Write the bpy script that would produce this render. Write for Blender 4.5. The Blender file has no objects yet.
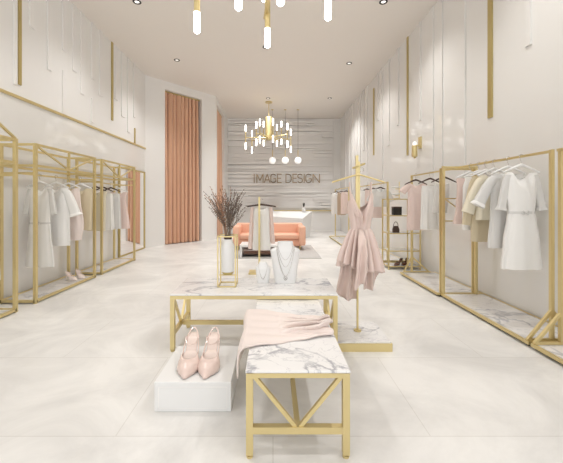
import bpy, bmesh, math, random
from mathutils import Vector, Matrix
R = random.Random(7)
SC = bpy.context.scene
COL = SC.collection
PI = math.pi
F = 315.0; EYE = 1.35; VX, VY = 273.0, 200.0          # focal length (px), eye height, vanishing point

# ------------------------------------------------------------------ materials
def newmat(name):
    m = bpy.data.materials.new(name); m.use_nodes = True
    nt = m.node_tree; b = nt.nodes['Principled BSDF']
    return m, nt, b
def mat(name, col, rough=.5, metal=0., spec=.5, bump=0., bscale=60., var=0., vscale=6., coat=0., sheen=0., trans=0., alpha=1.):
    m, nt, b = newmat(name)
    b.inputs['Base Color'].default_value = (*col, 1)
    b.inputs['Roughness'].default_value = rough
    b.inputs['Metallic'].default_value = metal
    b.inputs['Specular IOR Level'].default_value = spec
    b.inputs['Coat Weight'].default_value = coat
    b.inputs['Coat Roughness'].default_value = .08
    b.inputs['Sheen Weight'].default_value = sheen
    b.inputs['Transmission Weight'].default_value = trans
    b.inputs['Alpha'].default_value = alpha
    tc = nt.nodes.new('ShaderNodeTexCoord')
    if var:
        n = nt.nodes.new('ShaderNodeTexNoise'); n.inputs['Scale'].default_value = vscale; n.inputs['Detail'].default_value = 5
        nt.links.new(tc.outputs['Object'], n.inputs['Vector'])
        mx = nt.nodes.new('ShaderNodeMix'); mx.data_type = 'RGBA'
        mx.inputs['A'].default_value = (*[c * (1 - var) for c in col], 1)
        mx.inputs['B'].default_value = (*[min(1, c * (1 + var)) for c in col], 1)
        nt.links.new(n.outputs['Fac'], mx.inputs['Factor']); nt.links.new(mx.outputs['Result'], b.inputs['Base Color'])
    if bump:
        n = nt.nodes.new('ShaderNodeTexNoise'); n.inputs['Scale'].default_value = bscale; n.inputs['Detail'].default_value = 4
        nt.links.new(tc.outputs['Object'], n.inputs['Vector'])
        bp = nt.nodes.new('ShaderNodeBump'); bp.inputs['Strength'].default_value = bump; bp.inputs['Distance'].default_value = .01
        nt.links.new(n.outputs['Fac'], bp.inputs['Height']); nt.links.new(bp.outputs['Normal'], b.inputs['Normal'])
    return m
def emit(name, col, s):
    m, nt, b = newmat(name)
    b.inputs['Base Color'].default_value = (.9, .9, .9, 1)
    b.inputs['Emission Color'].default_value = (*col, 1); b.inputs['Emission Strength'].default_value = s
    return m
def marble(name, scale=1.6, vein=(.42, .42, .45), base=(.80, .79, .785), seed=0., amount=1.):
    m, nt, b = newmat(name); L = nt.links.new
    tc = nt.nodes.new('ShaderNodeTexCoord'); mp = nt.nodes.new('ShaderNodeMapping')
    mp.inputs['Location'].default_value = (seed, seed * .7, seed * .3)
    mp.inputs['Rotation'].default_value = (0, 0, .6); mp.inputs['Scale'].default_value = (1, 1.7, 1)
    L(tc.outputs['Object'], mp.inputs['Vector'])
    def vein_layer(sc, w, dist):
        n = nt.nodes.new('ShaderNodeTexNoise'); n.inputs['Scale'].default_value = sc; n.inputs['Detail'].default_value = 6
        n.inputs['Roughness'].default_value = .55; n.inputs['Distortion'].default_value = dist
        L(mp.outputs['Vector'], n.inputs['Vector'])
        a = nt.nodes.new('ShaderNodeMath'); a.operation = 'SUBTRACT'; a.inputs[1].default_value = .5; L(n.outputs['Fac'], a.inputs[0])
        c = nt.nodes.new('ShaderNodeMath'); c.operation = 'ABSOLUTE'; L(a.outputs[0], c.inputs[0])
        r = nt.nodes.new('ShaderNodeMapRange'); r.inputs['From Min'].default_value = 0; r.inputs['From Max'].default_value = w
        r.inputs['To Min'].default_value = 1; r.inputs['To Max'].default_value = 0; r.interpolation_type = 'SMOOTHSTEP'
        L(c.outputs[0], r.inputs['Value']); return r
    v1 = vein_layer(scale, .030, .9); v2 = vein_layer(scale * 2.3, .018, 1.5)
    k = nt.nodes.new('ShaderNodeTexNoise'); k.inputs['Scale'].default_value = scale * 1.1; L(mp.outputs['Vector'], k.inputs['Vector'])
    kr = nt.nodes.new('ShaderNodeMapRange'); kr.inputs['From Min'].default_value = .38; kr.inputs['From Max'].default_value = .54; L(k.outputs['Fac'], kr.inputs['Value'])
    m1 = nt.nodes.new('ShaderNodeMath'); m1.operation = 'MULTIPLY'; L(v1.outputs[0], m1.inputs[0]); L(kr.outputs[0], m1.inputs[1])
    m2 = nt.nodes.new('ShaderNodeMath'); m2.operation = 'MULTIPLY'; L(v2.outputs[0], m2.inputs[0]); m2.inputs[1].default_value = .45
    ad = nt.nodes.new('ShaderNodeMath'); ad.operation = 'ADD'; ad.use_clamp = True; L(m1.outputs[0], ad.inputs[0]); L(m2.outputs[0], ad.inputs[1])
    am = nt.nodes.new('ShaderNodeMath'); am.operation = 'MULTIPLY'; L(ad.outputs[0], am.inputs[0]); am.inputs[1].default_value = amount
    mx = nt.nodes.new('ShaderNodeMix'); mx.data_type = 'RGBA'
    mx.inputs['A'].default_value = (*base, 1); mx.inputs['B'].default_value = (*vein, 1)
    L(am.outputs[0], mx.inputs['Factor']); L(mx.outputs['Result'], b.inputs['Base Color'])
    b.inputs['Roughness'].default_value = .18
    return m
def floor_mat():
    m, nt, b = newmat('floor_stone'); L = nt.links.new
    tc = nt.nodes.new('ShaderNodeTexCoord')
    n = nt.nodes.new('ShaderNodeTexNoise'); n.inputs['Scale'].default_value = 1.3; n.inputs['Detail'].default_value = 9; n.inputs['Roughness'].default_value = .62
    n.inputs['Distortion'].default_value = .7
    L(tc.outputs['Object'], n.inputs['Vector'])
    r = nt.nodes.new('ShaderNodeValToRGB')
    r.color_ramp.elements[0].position = .32; r.color_ramp.elements[0].color = (.61, .60, .585, 1)
    r.color_ramp.elements[1].position = .63; r.color_ramp.elements[1].color = (.795, .785, .765, 1)
    L(n.outputs['Fac'], r.inputs['Fac'])
    br = nt.nodes.new('ShaderNodeTexBrick'); br.inputs['Scale'].default_value = 1; br.offset = 0.5
    br.inputs['Brick Width'].default_value = 1.8; br.inputs['Row Height'].default_value = .9
    br.inputs['Mortar Size'].default_value = .0035; br.inputs['Mortar Smooth'].default_value = .4
    br.inputs['Color1'].default_value = (1, 1, 1, 1); br.inputs['Color2'].default_value = (.965, .96, .955, 1); br.inputs['Mortar'].default_value = (.84, .83, .81, 1)
    L(tc.outputs['Object'], br.inputs['Vector'])
    mx = nt.nodes.new('ShaderNodeMix'); mx.data_type = 'RGBA'; mx.blend_type = 'MULTIPLY'; mx.inputs['Factor'].default_value = 1
    L(r.outputs['Color'], mx.inputs['A']); L(br.outputs['Color'], mx.inputs['B']); L(mx.outputs['Result'], b.inputs['Base Color'])
    b.inputs['Roughness'].default_value = .36; b.inputs['Specular IOR Level'].default_value = .35
    return m

M = dict(
    floor=floor_mat(),
    wall=mat('plaster_warm_white', (.79, .78, .765), .55, bump=.05, bscale=30, var=.02, vscale=2),
    panel=mat('lacquer_panel', (.745, .735, .715), .07, spec=.5, var=.02, vscale=1.2),
    slat=mat('slat_paint', (.80, .79, .775), .45),
    ceil=mat('ceiling_paint', (.80, .76, .715), .8, spec=.2),
    gold=mat('brushed_brass', (.70, .58, .30), .40, .75, var=.03, vscale=4),
    dgold=mat('aged_brass', (.52, .42, .18), .42, .7),
    marble=marble('white_marble', 1.5, seed=3.1),
    marble2=marble('platform_marble', 1.1, seed=8.2, base=(.74, .725, .71)),
    white=mat('white_lacquer', (.76, .76, .755), .3),
    matte=mat('white_linen', (.88, .87, .85), .75, spec=.2, bump=.1, bscale=150),
    curtain=mat('apricot_velvet', (.68, .42, .285), .8, spec=.2, sheen=.3, bump=.1, bscale=120, var=.04, vscale=3),
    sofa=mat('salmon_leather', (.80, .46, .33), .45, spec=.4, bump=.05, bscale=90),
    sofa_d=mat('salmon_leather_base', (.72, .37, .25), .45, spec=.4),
    mirror=mat('mirror_glass', (.93, .92, .91), .015, 1.),
    dark=mat('dark_walnut', (.055, .028, .018), .35),
    black=mat('black_and_platform_shade', (.012, .011, .010), .5),  # plain black; on the rack bases it stands for shade
    brown=mat('brown_patent', (.10, .035, .018), .25, coat=.5),
    rug=mat('grey_rug', (.50, .485, .47), .95, spec=.1, bump=.5, bscale=120, var=.12, vscale=30),
    silver=mat('silver_chain', (.62, .60, .58), .25, 1.),
    pink_satin=mat('blush_satin', (.68, .54, .49), .27, spec=.5, sheen=.2),
    pink_cloth=mat('blush_knit', (.78, .685, .645), .7, spec=.2, sheen=.2, bump=.15, bscale=140),
    pink_pale=mat('pale_pink_cotton', (.72, .585, .54), .75, spec=.2),
    shoe=mat('nude_pink_leather', (.71, .565, .51), .2, spec=.5, coat=.4),
    insole=mat('insole_leather', (.76, .64, .58), .5),
    shoe_d=mat('shoe_lining', (.50, .28, .22), .5),
    cwhite=mat('white_cotton', (.78, .77, .75), .8, spec=.15, sheen=.1),
    csheer=mat('off_white_chiffon', (.72, .71, .69), .7, spec=.2, trans=0, alpha=.86),
    cream=mat('cream_wool', (.74, .69, .56), .8, spec=.15),
    beige=mat('beige_wool', (.62, .54, .39), .8, spec=.15),
    taupe=mat('taupe_wool', (.46, .36, .27), .85, spec=.15),
    branch=mat('rust_twig', (.36, .20, .12), .8),
    branch2=mat('grey_twig', (.25, .19, .14), .8),
    bud=mat('dark_bud', (.13, .095, .08), .75),
    bud2=mat('rust_bud', (.36, .19, .12), .75),
    sign=mat('bronze_letter', (.34, .25, .155), .4, .5),
    glow_soft=emit('small_tube_glow', (1, .95, .88), 3.2),
    glow=emit('tube_glow', (1, .95, .89), 9),
    globe=emit('opal_glass', (1, .96, .92), .35),
    lens=emit('downlight_lens', (1, .93, .84), 1.0),
    sconce=emit('sconce_tube', (1, .93, .84), .9),
    screen=mat('dark_leaf', (.05, .05, .04), .6),
)

# ------------------------------------------------------------------ mesh builder
class MB:
    def __init__(s): s.bm = bmesh.new()
    def box(s, x0, x1, y0, y1, z0, z1, bev=0, seg=2):
        g = bmesh.ops.create_cube(s.bm, size=1)
        vs = g['verts']
        for v in vs:
            v.co = Vector(((x0 + x1) / 2 + v.co.x * (x1 - x0), (y0 + y1) / 2 + v.co.y * (y1 - y0), (z0 + z1) / 2 + v.co.z * (z1 - z0)))
        if bev:
            es = list({e for v in vs for e in v.link_edges})
            bmesh.ops.bevel(s.bm, geom=es, offset=bev, segments=seg, affect='EDGES', profile=.5)
        return s
    def bar(s, p, q, w, h=None):
        p, q = Vector(p), Vector(q); h = h or w
        d = (q - p); L = d.length; d.normalize()
        up = Vector((0, 0, 1)) if abs(d.z) < .95 else Vector((0, 1, 0))
        sx = d.cross(up).normalized(); sz = sx.cross(d).normalized()
        vs = []
        for e in (p, q):
            for a, b in ((-1, -1), (1, -1), (1, 1), (-1, 1)):
                vs.append(s.bm.verts.new(e + sx * a * w / 2 + sz * b * h / 2))
        for f in ((3, 2, 1, 0), (4, 5, 6, 7), (0, 1, 5, 4), (1, 2, 6, 5), (2, 3, 7, 6), (3, 0, 4, 7)):
            s.bm.faces.new([vs[i] for i in f])
        return s
    def loft(s, rings, cap0=True, cap1=True, closed=True):
        V = [[s.bm.verts.new(p) for p in r] for r in rings]
        n = len(V[0])
        for a, b in zip(V, V[1:]):
            for i in range(n if closed else n - 1):
                j = (i + 1) % n
                s.bm.faces.new((a[i], a[j], b[j], b[i]))
        if closed and cap0: s.bm.faces.new(V[0][::-1])
        if closed and cap1: s.bm.faces.new(V[-1])
        return s
    def tube(s, pts, r, n=8, closed=False):
        pts = [Vector(p) for p in pts]; rings = []
        N = len(pts); prev = None
        for i, p in enumerate(pts):
            if closed: t = pts[(i + 1) % N] - pts[i - 1]
            else: t = pts[min(i + 1, N - 1)] - pts[max(i - 1, 0)]
            t.normalize()
            if prev is None:
                u = t.orthogonal().normalized()
            else:
                u = (prev - t * prev.dot(t)).normalized()
            prev = u; w = t.cross(u)
            rr = r[i] if isinstance(r, (list, tuple)) else r
            rings.append([p + (u * math.cos(a) + w * math.sin(a)) * rr for a in [2 * PI * k / n for k in range(n)]])
        if closed: rings.append(rings[0]); return s.loft(rings, False, False)
        return s.loft(rings)
    def lathe(s, prof, c=(0, 0, 0), n=24, sx=1, sy=1):
        rings = [[Vector((c[0] + r * sx * math.cos(2 * PI * k / n), c[1] + r * sy * math.sin(2 * PI * k / n), c[2] + z)) for k in range(n)] for r, z in prof]
        return s.loft(rings)
    def prism(s, poly, z0, z1):
        return s.loft([[Vector((x, y, z0)) for x, y in poly], [Vector((x, y, z1)) for x, y in poly]])
    def build(s, name, m, parent=None, smooth=False, loc=None):
        bmesh.ops.remove_doubles(s.bm, verts=s.bm.verts, dist=1e-6)
        bmesh.ops.recalc_face_normals(s.bm, faces=s.bm.faces)
        me = bpy.data.meshes.new(name); s.bm.to_mesh(me); s.bm.free()
        me.materials.append(m)
        if smooth:
            for p in me.polygons: p.use_smooth = True
            try: me.set_sharp_from_angle(angle=math.radians(42))
            except Exception: pass
        o = bpy.data.objects.new(name, me); COL.objects.link(o)
        if parent is not None: o.parent = parent
        if loc is not None: o.location = loc
        return o
def tag(o, label, cat, group=None, kind=None):
    o['label'] = label; o['category'] = cat
    if group: o['group'] = group
    if kind: o['kind'] = kind
    return o
def thing(name, label, cat, loc=(0, 0, 0), rz=0, group=None):
    o = bpy.data.objects.new(name, None); COL.objects.link(o)
    o.empty_display_size = .1
    o.location = loc; o.rotation_euler = (0, 0, rz)
    return tag(o, label, cat, group)
def struct(o):
    o['kind'] = 'structure'; return o
def dup(root, loc, label, rz=None):
    r = root.copy(); COL.objects.link(r); r.location = loc; r['label'] = label
    if rz is not None: r.rotation_euler = (0, 0, rz)
    for ch in list(root.children):
        c = ch.copy(); COL.objects.link(c); c.parent = r
        for g in list(ch.children):
            d = g.copy(); COL.objects.link(d); d.parent = c
    return r
def XW(px, Y): return (px - VX) * Y / F
def ZW(py, Y): return EYE - (py - VY) * Y / F

# ------------------------------------------------------------------ room shell
H = 4.91; XL = -3.64; XR = 2.95; YF = -2.6; YB = 13.8
PA = Vector((-3.64, 8.97)); PB = Vector((-1.97, 10.78))
T = .15
struct(MB().box(XL - 1.2, XR + .4, YF, YB + .4, -.12, 0).build('floor', M['floor']))
struct(MB().box(XL - 1.2, XR + .4, YF, YB + .4, H, H + .12).build('ceiling', M['ceil']))
wl = struct(MB().box(XL - T, XL, YF, PA.y + .02, 0, H).build('wall_left', M['wall']))
MB().box(XL, XL + .012, YF, 8.9, 0, 2.79).build('glossy_panel', M['panel'], wl)
struct(MB().box(XL, XL + .035, YF, 8.95, 2.79, 2.83).build('trim_1', M['gold']))
struct(MB().box(XR, XR + T, YF, YB + .02, 0, H).build('wall_right', M['panel']))
# wall with the tall curtain opening, turned across the corner
d = (PB - PA); Lc = d.length; d.normalize(); nrm = Vector((d.y, -d.x))     # towards the room
def angled(mb, t0, t1, z0, z1, off0=-T, off1=0):
    a = PA + d * t0; b = PA + d * t1
    return mb.prism([tuple(a + nrm * off1), tuple(b + nrm * off1), tuple(b + nrm * off0), tuple(a + nrm * off0)], z0, z1)
t0, t1 = .246 * Lc, .776 * Lc
ZO = 4.66
mb = MB(); angled(mb, -.02, t0, 0, H); angled(mb, t1, Lc, 0, H); angled(mb, t0, t1, ZO, H)
angled(mb, t0 - .1, t1 + .1, 0, H, -.62, -.55)  # unseen box behind the curtain, added to stop world light leaking in
angled(mb, t0 - .1, t0 - .04, 0, H, -.56, -T + .01); angled(mb, t1 + .04, t1 + .1, 0, H, -.56, -T + .01)
struct(mb.build('wall_angle', M['wall']))
# short wall beyond it with a second curtained opening
ya, yb = 11.08, 12.66
mb = MB().box(PB.x - T, PB.x, PB.y, ya, 0, H).box(PB.x - T, PB.x, yb, YB, 0, H).box(PB.x - T, PB.x, ya, yb, 4.70, H)
mb.box(PB.x - .62, PB.x - .56, ya - .1, yb + .1, 0, H).box(PB.x - .6, PB.x - T + .01, ya - .1, ya - .04, 0, H).box(PB.x - .6, PB.x - T + .01, yb + .04, yb + .1, 0, H)  # unseen backing of this opening, added against light leaks
struct(mb.build('wall_passage', M['wall']))
# back wall with staggered horizontal slats
mb = MB().box(PB.x - T, XR + T, YB, YB + T, 0, H)
z = 1.0; rs = random.Random(11)
while z < H - .06:
    h = rs.uniform(.07, .14)
    x = PB.x
    while x < 2.62:
        x2 = min(2.62, x + rs.uniform(.7, 2.6))
        if 2.62 - x2 < .3: x2 = 2.62
        dep = rs.choice([.012, .05, .09, .13])
        mb.box(x, x2, YB - dep, YB + .01, z, min(z + h, H - .01)); x = x2
    z += h + rs.choice([0, .014, .026])
mb.box(2.66, 2.72, YB - .05, YB + .01, 2.2, H)
struct(mb.build('wall_back', M['wall']))
struct(MB().box(.05, 2.62, YB - .07, YB - .002, .865, .905).build('trim_2', M['gold']))
# pale vertical slats standing off the side walls
def slats(side, lst, par):
    mb = MB()
    for Y, w, z0, z1 in lst:
        if side < 0: mb.box(XL - .01, XL + .022, Y, Y + w, z0, z1)
        else: mb.box(XR - .022, XR + .01, Y, Y + w, z0, z1)
    return mb.build('slat_relief', M['wall' if side < 0 else 'panel'], par)
def YL(px): return -XL * F / (VX - px)
def YR(px): return XR * F / (px - VX)
L_ = []
for px, w, y0, y1 in [(13.2, .05, -200, 84), (29, .1, -200, 26), (47, .1, -200, 69), (62, .1, -200, 50), (62, .06, 70, 118), (72, .12, -99, 70), (80, .12, -99, 93),
                      (91, .12, -99, 78), (91, .06, 98, 122), (99, .12, -99, 95), (114.5, .12, -99, 99), (121, .16, -99, 116), (127, .14, -99, 132), (133, .1, -99, 117)]:
    Y = YL(px); L_.append((Y, w, max(2.84, ZW(y1, Y)), min(H, ZW(y0, Y))))
slats(-1, L_, wl)
wr = bpy.data.objects['wall_right']
L_ = []
for px, w, y0, y1 in [(532, .08, -300, 44), (466, .09, -99, 175), (443, .1, -99, 168), (434, .12, -99, 185), (421, .06, -99, 120), (399, .1, -99, 125), (390, .16, -99, 145),
                      (383, .14, -99, 190), (379, .12, -99, 120), (368, .2, -99, 190), (364.5, .2, -99, 150), (361, .22, -99, 190), (357.5, .2, -99, 165), (353, .25, -99, 190), (349.5, .25, -99, 190), (346, .25, -99, 190)]:
    Y = YR(px); L_.append((Y, w, max(1.0, ZW(y1, Y)), min(H, ZW(y0, Y))))
slats(1, L_, wr)
# brass strips
def strip(side, px, y0, y1, w, label):
    Y = (YL if side < 0 else YR)(px); z0, z1 = ZW(y1, Y), min(H, ZW(y0, Y))
    if side < 0: z0 = max(z0, 2.83)
    mb = MB()
    if side < 0: mb.box(XL, XL + .02, Y, Y + w, z0, z1)
    else: mb.box(XR - .02, XR, Y, Y + w, z0, z1)
    tag(mb.build('brass_strip', M['dgold']), label, 'wall trim', 'vertical brass strips on the walls')
strip(-1, 17.2, -300, 84, .058, 'wide vertical brass strip on the left wall nearest the camera')
strip(-1, 111, -99, 120, .07, 'thin brass strip on the left wall hanging down from the ceiling edge')
strip(-1, 134, 128, 147, .06, 'short brass strip rising from the horizontal brass rail on the left wall')
strip(1, 493, -300, 117, .08, 'wide vertical brass strip on the right wall above the white clothes')
strip(1, 408.6, -99, 155, .065, 'long brass strip on the right wall beside the brass wall sconce')
strip(1, 374.4, 88, 155, .08, 'brass strip on the right wall farthest from the camera, above pink dress')

# ------------------------------------------------------------------ curtains
def curtain(label, pA, pB, ztop, waves, amp, seed):
    r = random.Random(seed); pA, pB = Vector(pA), Vector(pB)
    dd = (pB - pA); L = dd.length; dd.normalize(); nn = Vector((dd.y, -dd.x))
    N = waves * 30; nz = 14
    ph = [r.uniform(-.5, .5) for _ in range(waves + 1)]; am = [r.uniform(.5, 1.1) for _ in range(waves + 1)]
    rings = []
    for k in range(nz + 1):
        z = .012 + (ztop - .012) * k / nz; f = 1 - .35 * k / nz
        front, back = [], []
        for i in range(N + 1):
            u = i / N; w = u * waves; j = int(min(w, waves - 1)); fr = w - j
            a = am[j] * (1 - fr) + am[j + 1] * fr; p = ph[j] * (1 - fr) + ph[j + 1] * fr
            s = math.sin(2 * PI * w + p + .25 * math.sin(z * 1.1 + j)) ; s = -1.5 * (1 - abs(math.sin((2 * PI * w + p + .9 * math.sin(5.3 * u + seed) + .25 * math.sin(z * .8 + 2.2 * u)) / 2)) ** .6) + .45
            off = amp * a * f * s + .02 * math.sin(3.1 * w + z * .5)
            q = pA + dd * (u * L + .012 * f * math.cos(4 * PI * w + p)) + nn * off
            front.append(Vector((q.x, q.y, z))); q2 = q - nn * .012; back.append(Vector((q2.x, q2.y, z)))
        rings.append(front + back[::-1])
    root = thing('curtain', label, 'curtain', (pA.x, pA.y, 0), 0, 'apricot curtains')
    o = MB().loft(rings).build('drape', M['curtain'], root, True); o.location = (-pA.x, -pA.y, 0)
    c0, c1 = pA + dd * -.01, pB + dd * .01
    o = MB().bar((*c0, ztop + .02), (*c1, ztop + .02), .035).build('curtain_track', M['dgold'], root); o.location = (-pA.x, -pA.y, 0)
off = nrm * -.115
a = PA + d * (t0 + .02) + off; b = PA + d * (t1 - .02) + off
curtain('tall apricot curtain filling the wide opening in the angled wall', a, b, ZO - .045, 9, .17, 3)
curtain('narrow apricot curtain in the second opening, partly behind the dried branches', (PB.x - .10, ya + .02), (PB.x - .10, yb - .02), 4.655, 7, .12, 5)

# ------------------------------------------------------------------ ceiling lights
RADI = []
def downlight(x, y, label):
    t = thing('ceiling_downlight', label, 'ceiling light', (x, y, H), 0, 'recessed ceiling downlights')
    MB().lathe([(.035, -.002), (.07, -.002), (.075, -.008), (.07, -.014), (.045, -.014), (.04, -.004)], n=24).build('trim_ring', M['black'], t, True)
    MB().lathe([(.001, -.006), (.042, -.006), (.042, -.003), (.001, -.003)], n=20).build('lamp_lens', M['lens'], t)
    l = bpy.data.lights.new('downlight_beam', 'SPOT'); l.energy = 110 if y < 7 else (150 if y < 10 else 260); l.color = (1, .985, .965); l.spot_size = math.radians(118); l.spot_blend = .9; l.shadow_soft_size = .07
    o = bpy.data.objects.new('downlight_beam', l); COL.objects.link(o); o.location = (x, y, H - .03)
for x, y, lab in [(-2.44, 5.65, 'recessed downlight at the top photo edge, left side of the ceiling'),
                  (-2.44, 8.0, 'recessed downlight in the ceiling in front of the wide apricot curtain'),
                  (-.17, 7.32, 'recessed downlight in the ceiling right behind a glowing chandelier tube'),
                  (-.17, 11.0, 'recessed downlight just above the canopy of the far chandelier'),
                  (1.98, 5.65, 'recessed downlight at the top photo edge, right side of the ceiling'),
                  (1.98, 8.19, 'recessed downlight at the right of the ceiling, second from the camera'),
                  (1.98, 11.0, 'recessed downlight at the right of the ceiling, nearest the slatted back wall'),
                  (-2.44, 3.1, 'added unseen recessed downlight above the nearest left rack, beyond the top photo edge'),  # from here on: unseen fixtures, added to light the near end
                  (1.98, 3.1, 'added unseen recessed downlight above the long right rack, beyond the top photo edge'),
                  (-2.44, .6, 'added unseen recessed downlight to the left above the camera, outside the photo'),
                  (1.98, .6, 'added unseen recessed downlight to the right above the camera, outside the photo')]:
    downlight(x, y, lab)

def chandelier(label, c, rods, zc, hub, tr=.034):
    """c: ceiling point; rods: (x, y, z of upper tube middle, z of lower tube middle), relative to c / absolute z"""
    t = thing('chandelier', label, 'chandelier', c, 0, 'brass tube chandeliers')
    MB().lathe([(.001, 0), (.13, 0), (.13, -.03), (.001, -.03)], n=28).build('canopy', M['gold'], t, True)
    MB().tube([(0, 0, -.03), (0, 0, hub[1] - H)], .012).build('stem', M['gold'], t, True)
    r = hub[2]
    MB().lathe([(.001, hub[1] - H), (r, hub[1] - H), (r, hub[0] - H), (r * .75, hub[0] - H), (r * .75, hub[0] - H - .05), (.001, hub[0] - H - .05)], n=28).build('hub', M['gold'], t, True)
    for x, y, zu, zl, rr in rods:
        zm = zc - H
        MB().tube([(0, 0, zm), (x, y, zm)], .015, 8).build('arm', M['gold'], t, True)
        MB().tube([(x, y, zu - .1 - H), (x, y, zl + .1 - H)], rr, 10).build('rod', M['gold'], t, True)
        for zz in (zu, zl):
            if zz is None: continue
            MB().lathe([(.001, -.12), (.018, -.12), (tr, -.105), (tr, .105), (.018, .12), (.001, .12)], (x, y, zz - H), 14).build('lamp_tube', M['glow' if tr > .03 else 'glow_soft'], t, True)
cY = 11.44; cX = XW(268.8, cY)
rods = []
for k, (px, yu, yl) in enumerate([(47, 205, 315), (86, 240, 340), (113, 185, 292), (135, 170, 275), (158, 180, 297), (216, 165, 270), (240, 200, 300), (268, 180, 287), (305, 195, 303), (326, 230, 335)]):
    P = 238 + px / 6.17; sgn = [0, 1, -1, -1, 1, -1, 1, 1, -1, 1][k]
    x0 = XW(P, cY) - cX
    yy = sgn * math.sqrt(max(0, .86 ** 2 - x0 ** 2)); Y = cY + yy
    x = XW(P, Y) - cX
    rods.append((x, yy, ZW(95 + yu / 6.17, Y), ZW(95 + yl / 6.17, Y), .018))
chandelier('brass chandelier of glowing tubes hanging in front of the back wall', (cX, cY, H), rods, 3.62, (3.58, 4.36, .125), .025)
rods = [(-.84, .50, 3.88, 3.31, .033), (-.06, .88, 3.92, 3.33, .033), (.07, .80, 3.98, 3.42, .03), (.59, .24, 3.88, 3.31, .03), (-.33, .10, 3.88, 3.32, .03), (.07, .02, 3.92, 3.32, .03)]
c2x, c2y = 0.0, 3.0
adj = []
for (px, ybot, Y) in [(197, 33, 3.49), (267.5, 47.5, 3.82), (264.5, 30, 3.9), (328, 20, 3.24), (238.5, 10, 3.07), (280.5, 5.5, 2.99)]:
    zl = ZW(ybot, Y) + .12
    if px == 264.5: zl += .35
    adj.append((XW(px, Y) - c2x, Y - c2y, zl + .62, zl, .034 if px < 270 else .03))
chandelier('nearest brass chandelier, only its lowest glowing tubes showing at the top edge', (c2x, c2y, H), adj, 3.6, (3.62, 4.36, .125))

# globe pendants above the counter
pend = None
for i, (px, w) in enumerate([(272.5, 'leftmost of three, under the chandelier'), (285.3, 'middle of three'), (298, 'rightmost of three')]):
    Y = 12.4; x = XW(px, Y); z = ZW(160.4, Y)
    lab = f'white glass globe pendant over the reception counter, {w}'
    if i == 0:
        pend = thing('globe_pendant', lab, 'pendant light', (x, Y, H), 0, 'globe pendants')
        MB().lathe([(.001, 0), (.05, 0), (.05, -.02), (.001, -.02)], n=16).build('canopy', M['gold'], pend)
        MB().tube([(0, 0, -.02), (0, 0, z + .4 - H)], .005, 6).build('cord', M['dark'], pend)
        MB().tube([(0, 0, z + .42 - H), (0, 0, z + .12 - H)], .016, 10).build('socket', M['gold'], pend, True)
        MB().lathe([(.135 * math.sin(PI * k / 16) + .0005, .135 * math.cos(PI * k / 16)) for k in range(17)], (0, 0, z - H), 24).build('globe', M['globe'], pend, True)
    else: dup(pend, (x, Y, H), lab)

# ------------------------------------------------------------------ sign
def sign():
    Y = YB - .16; x0 = XW(253.5, Y); x1 = XW(319.5, Y); zb = ZW(182.6, Y); h = ZW(174.2, Y) - zb
    t = thing('wall_sign', 'bronze IMAGE DESIGN lettering on the slatted back wall', 'sign', (x0, Y, zb))
    q = lambda cx, cy, rx, ry, a0, a1, n=10: [(cx + rx * math.cos(math.radians(a0 + (a1 - a0) * i / n)), cy + ry * math.sin(math.radians(a0 + (a1 - a0) * i / n))) for i in range(n + 1)]
    G = {  # strokes in a box  width x 1
        'I': (.0, [[(0, 0), (0, 1)]]),
        'M': (.72, [[(0, 0), (0, 1), (.36, .25), (.72, 1), (.72, 0)]]),
        'A': (.62, [[(0, 0), (.31, 1), (.62, 0)], [(.1, .33), (.52, .33)]]),
        'G': (.56, [q(.28, .72, .28, .28, 30, 180) + q(.28, .28, .28, .28, 180, 360) + [(.56, .46), (.32, .46)]]),
        'E': (.42, [[(.42, 1), (0, 1), (0, 0), (.42, 0)], [(0, .52), (.36, .52)]]),
        'D': (.58, [[(0, 0), (0, 1), (.2, 1)] + q(.2, .62, .38, .38, 90, 0) + q(.2, .38, .38, .38, 0, -90) + [(0, 0)]]),
        'S': (.5, [q(.25, .76, .25, .24, 30, 270) + q(.25, .26, .25, .26, 90, -150)]),
        'N': (.6, [[(0, 0), (0, 1), (.6, 0), (.6, 1)]]),
    }
    starts = [(103, 103), (114, 140), (145, 169), (172, 193), (200, 216), (235, 257), (264, 280), (284, 304), (311, 311), (318, 341), (348, 375)]
    for ch, (a, b) in zip('IMAGEDESIGN', starts):
        w, st = G[ch]; px0 = (a - 100) / 275 * (x1 - x0); pw = (b - a) / 275 * (x1 - x0)
        mb = MB()
        for s_ in st:
            pts = [(px0 + (u / w * pw if w else 0), v * h) for u, v in s_]
            for p, r in zip(pts, pts[1:]):
                dx, dz = r[0] - p[0], r[1] - p[1]; L = math.hypot(dx, dz) or 1e-6; e = .014
                mb.bar((p[0] - dx / L * e, 0, p[1] - dz / L * e), (r[0] + dx / L * e, 0, r[1] + dz / L * e), .034, .036)
        o = mb.build('letter', M['sign'], t)
sign()

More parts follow.
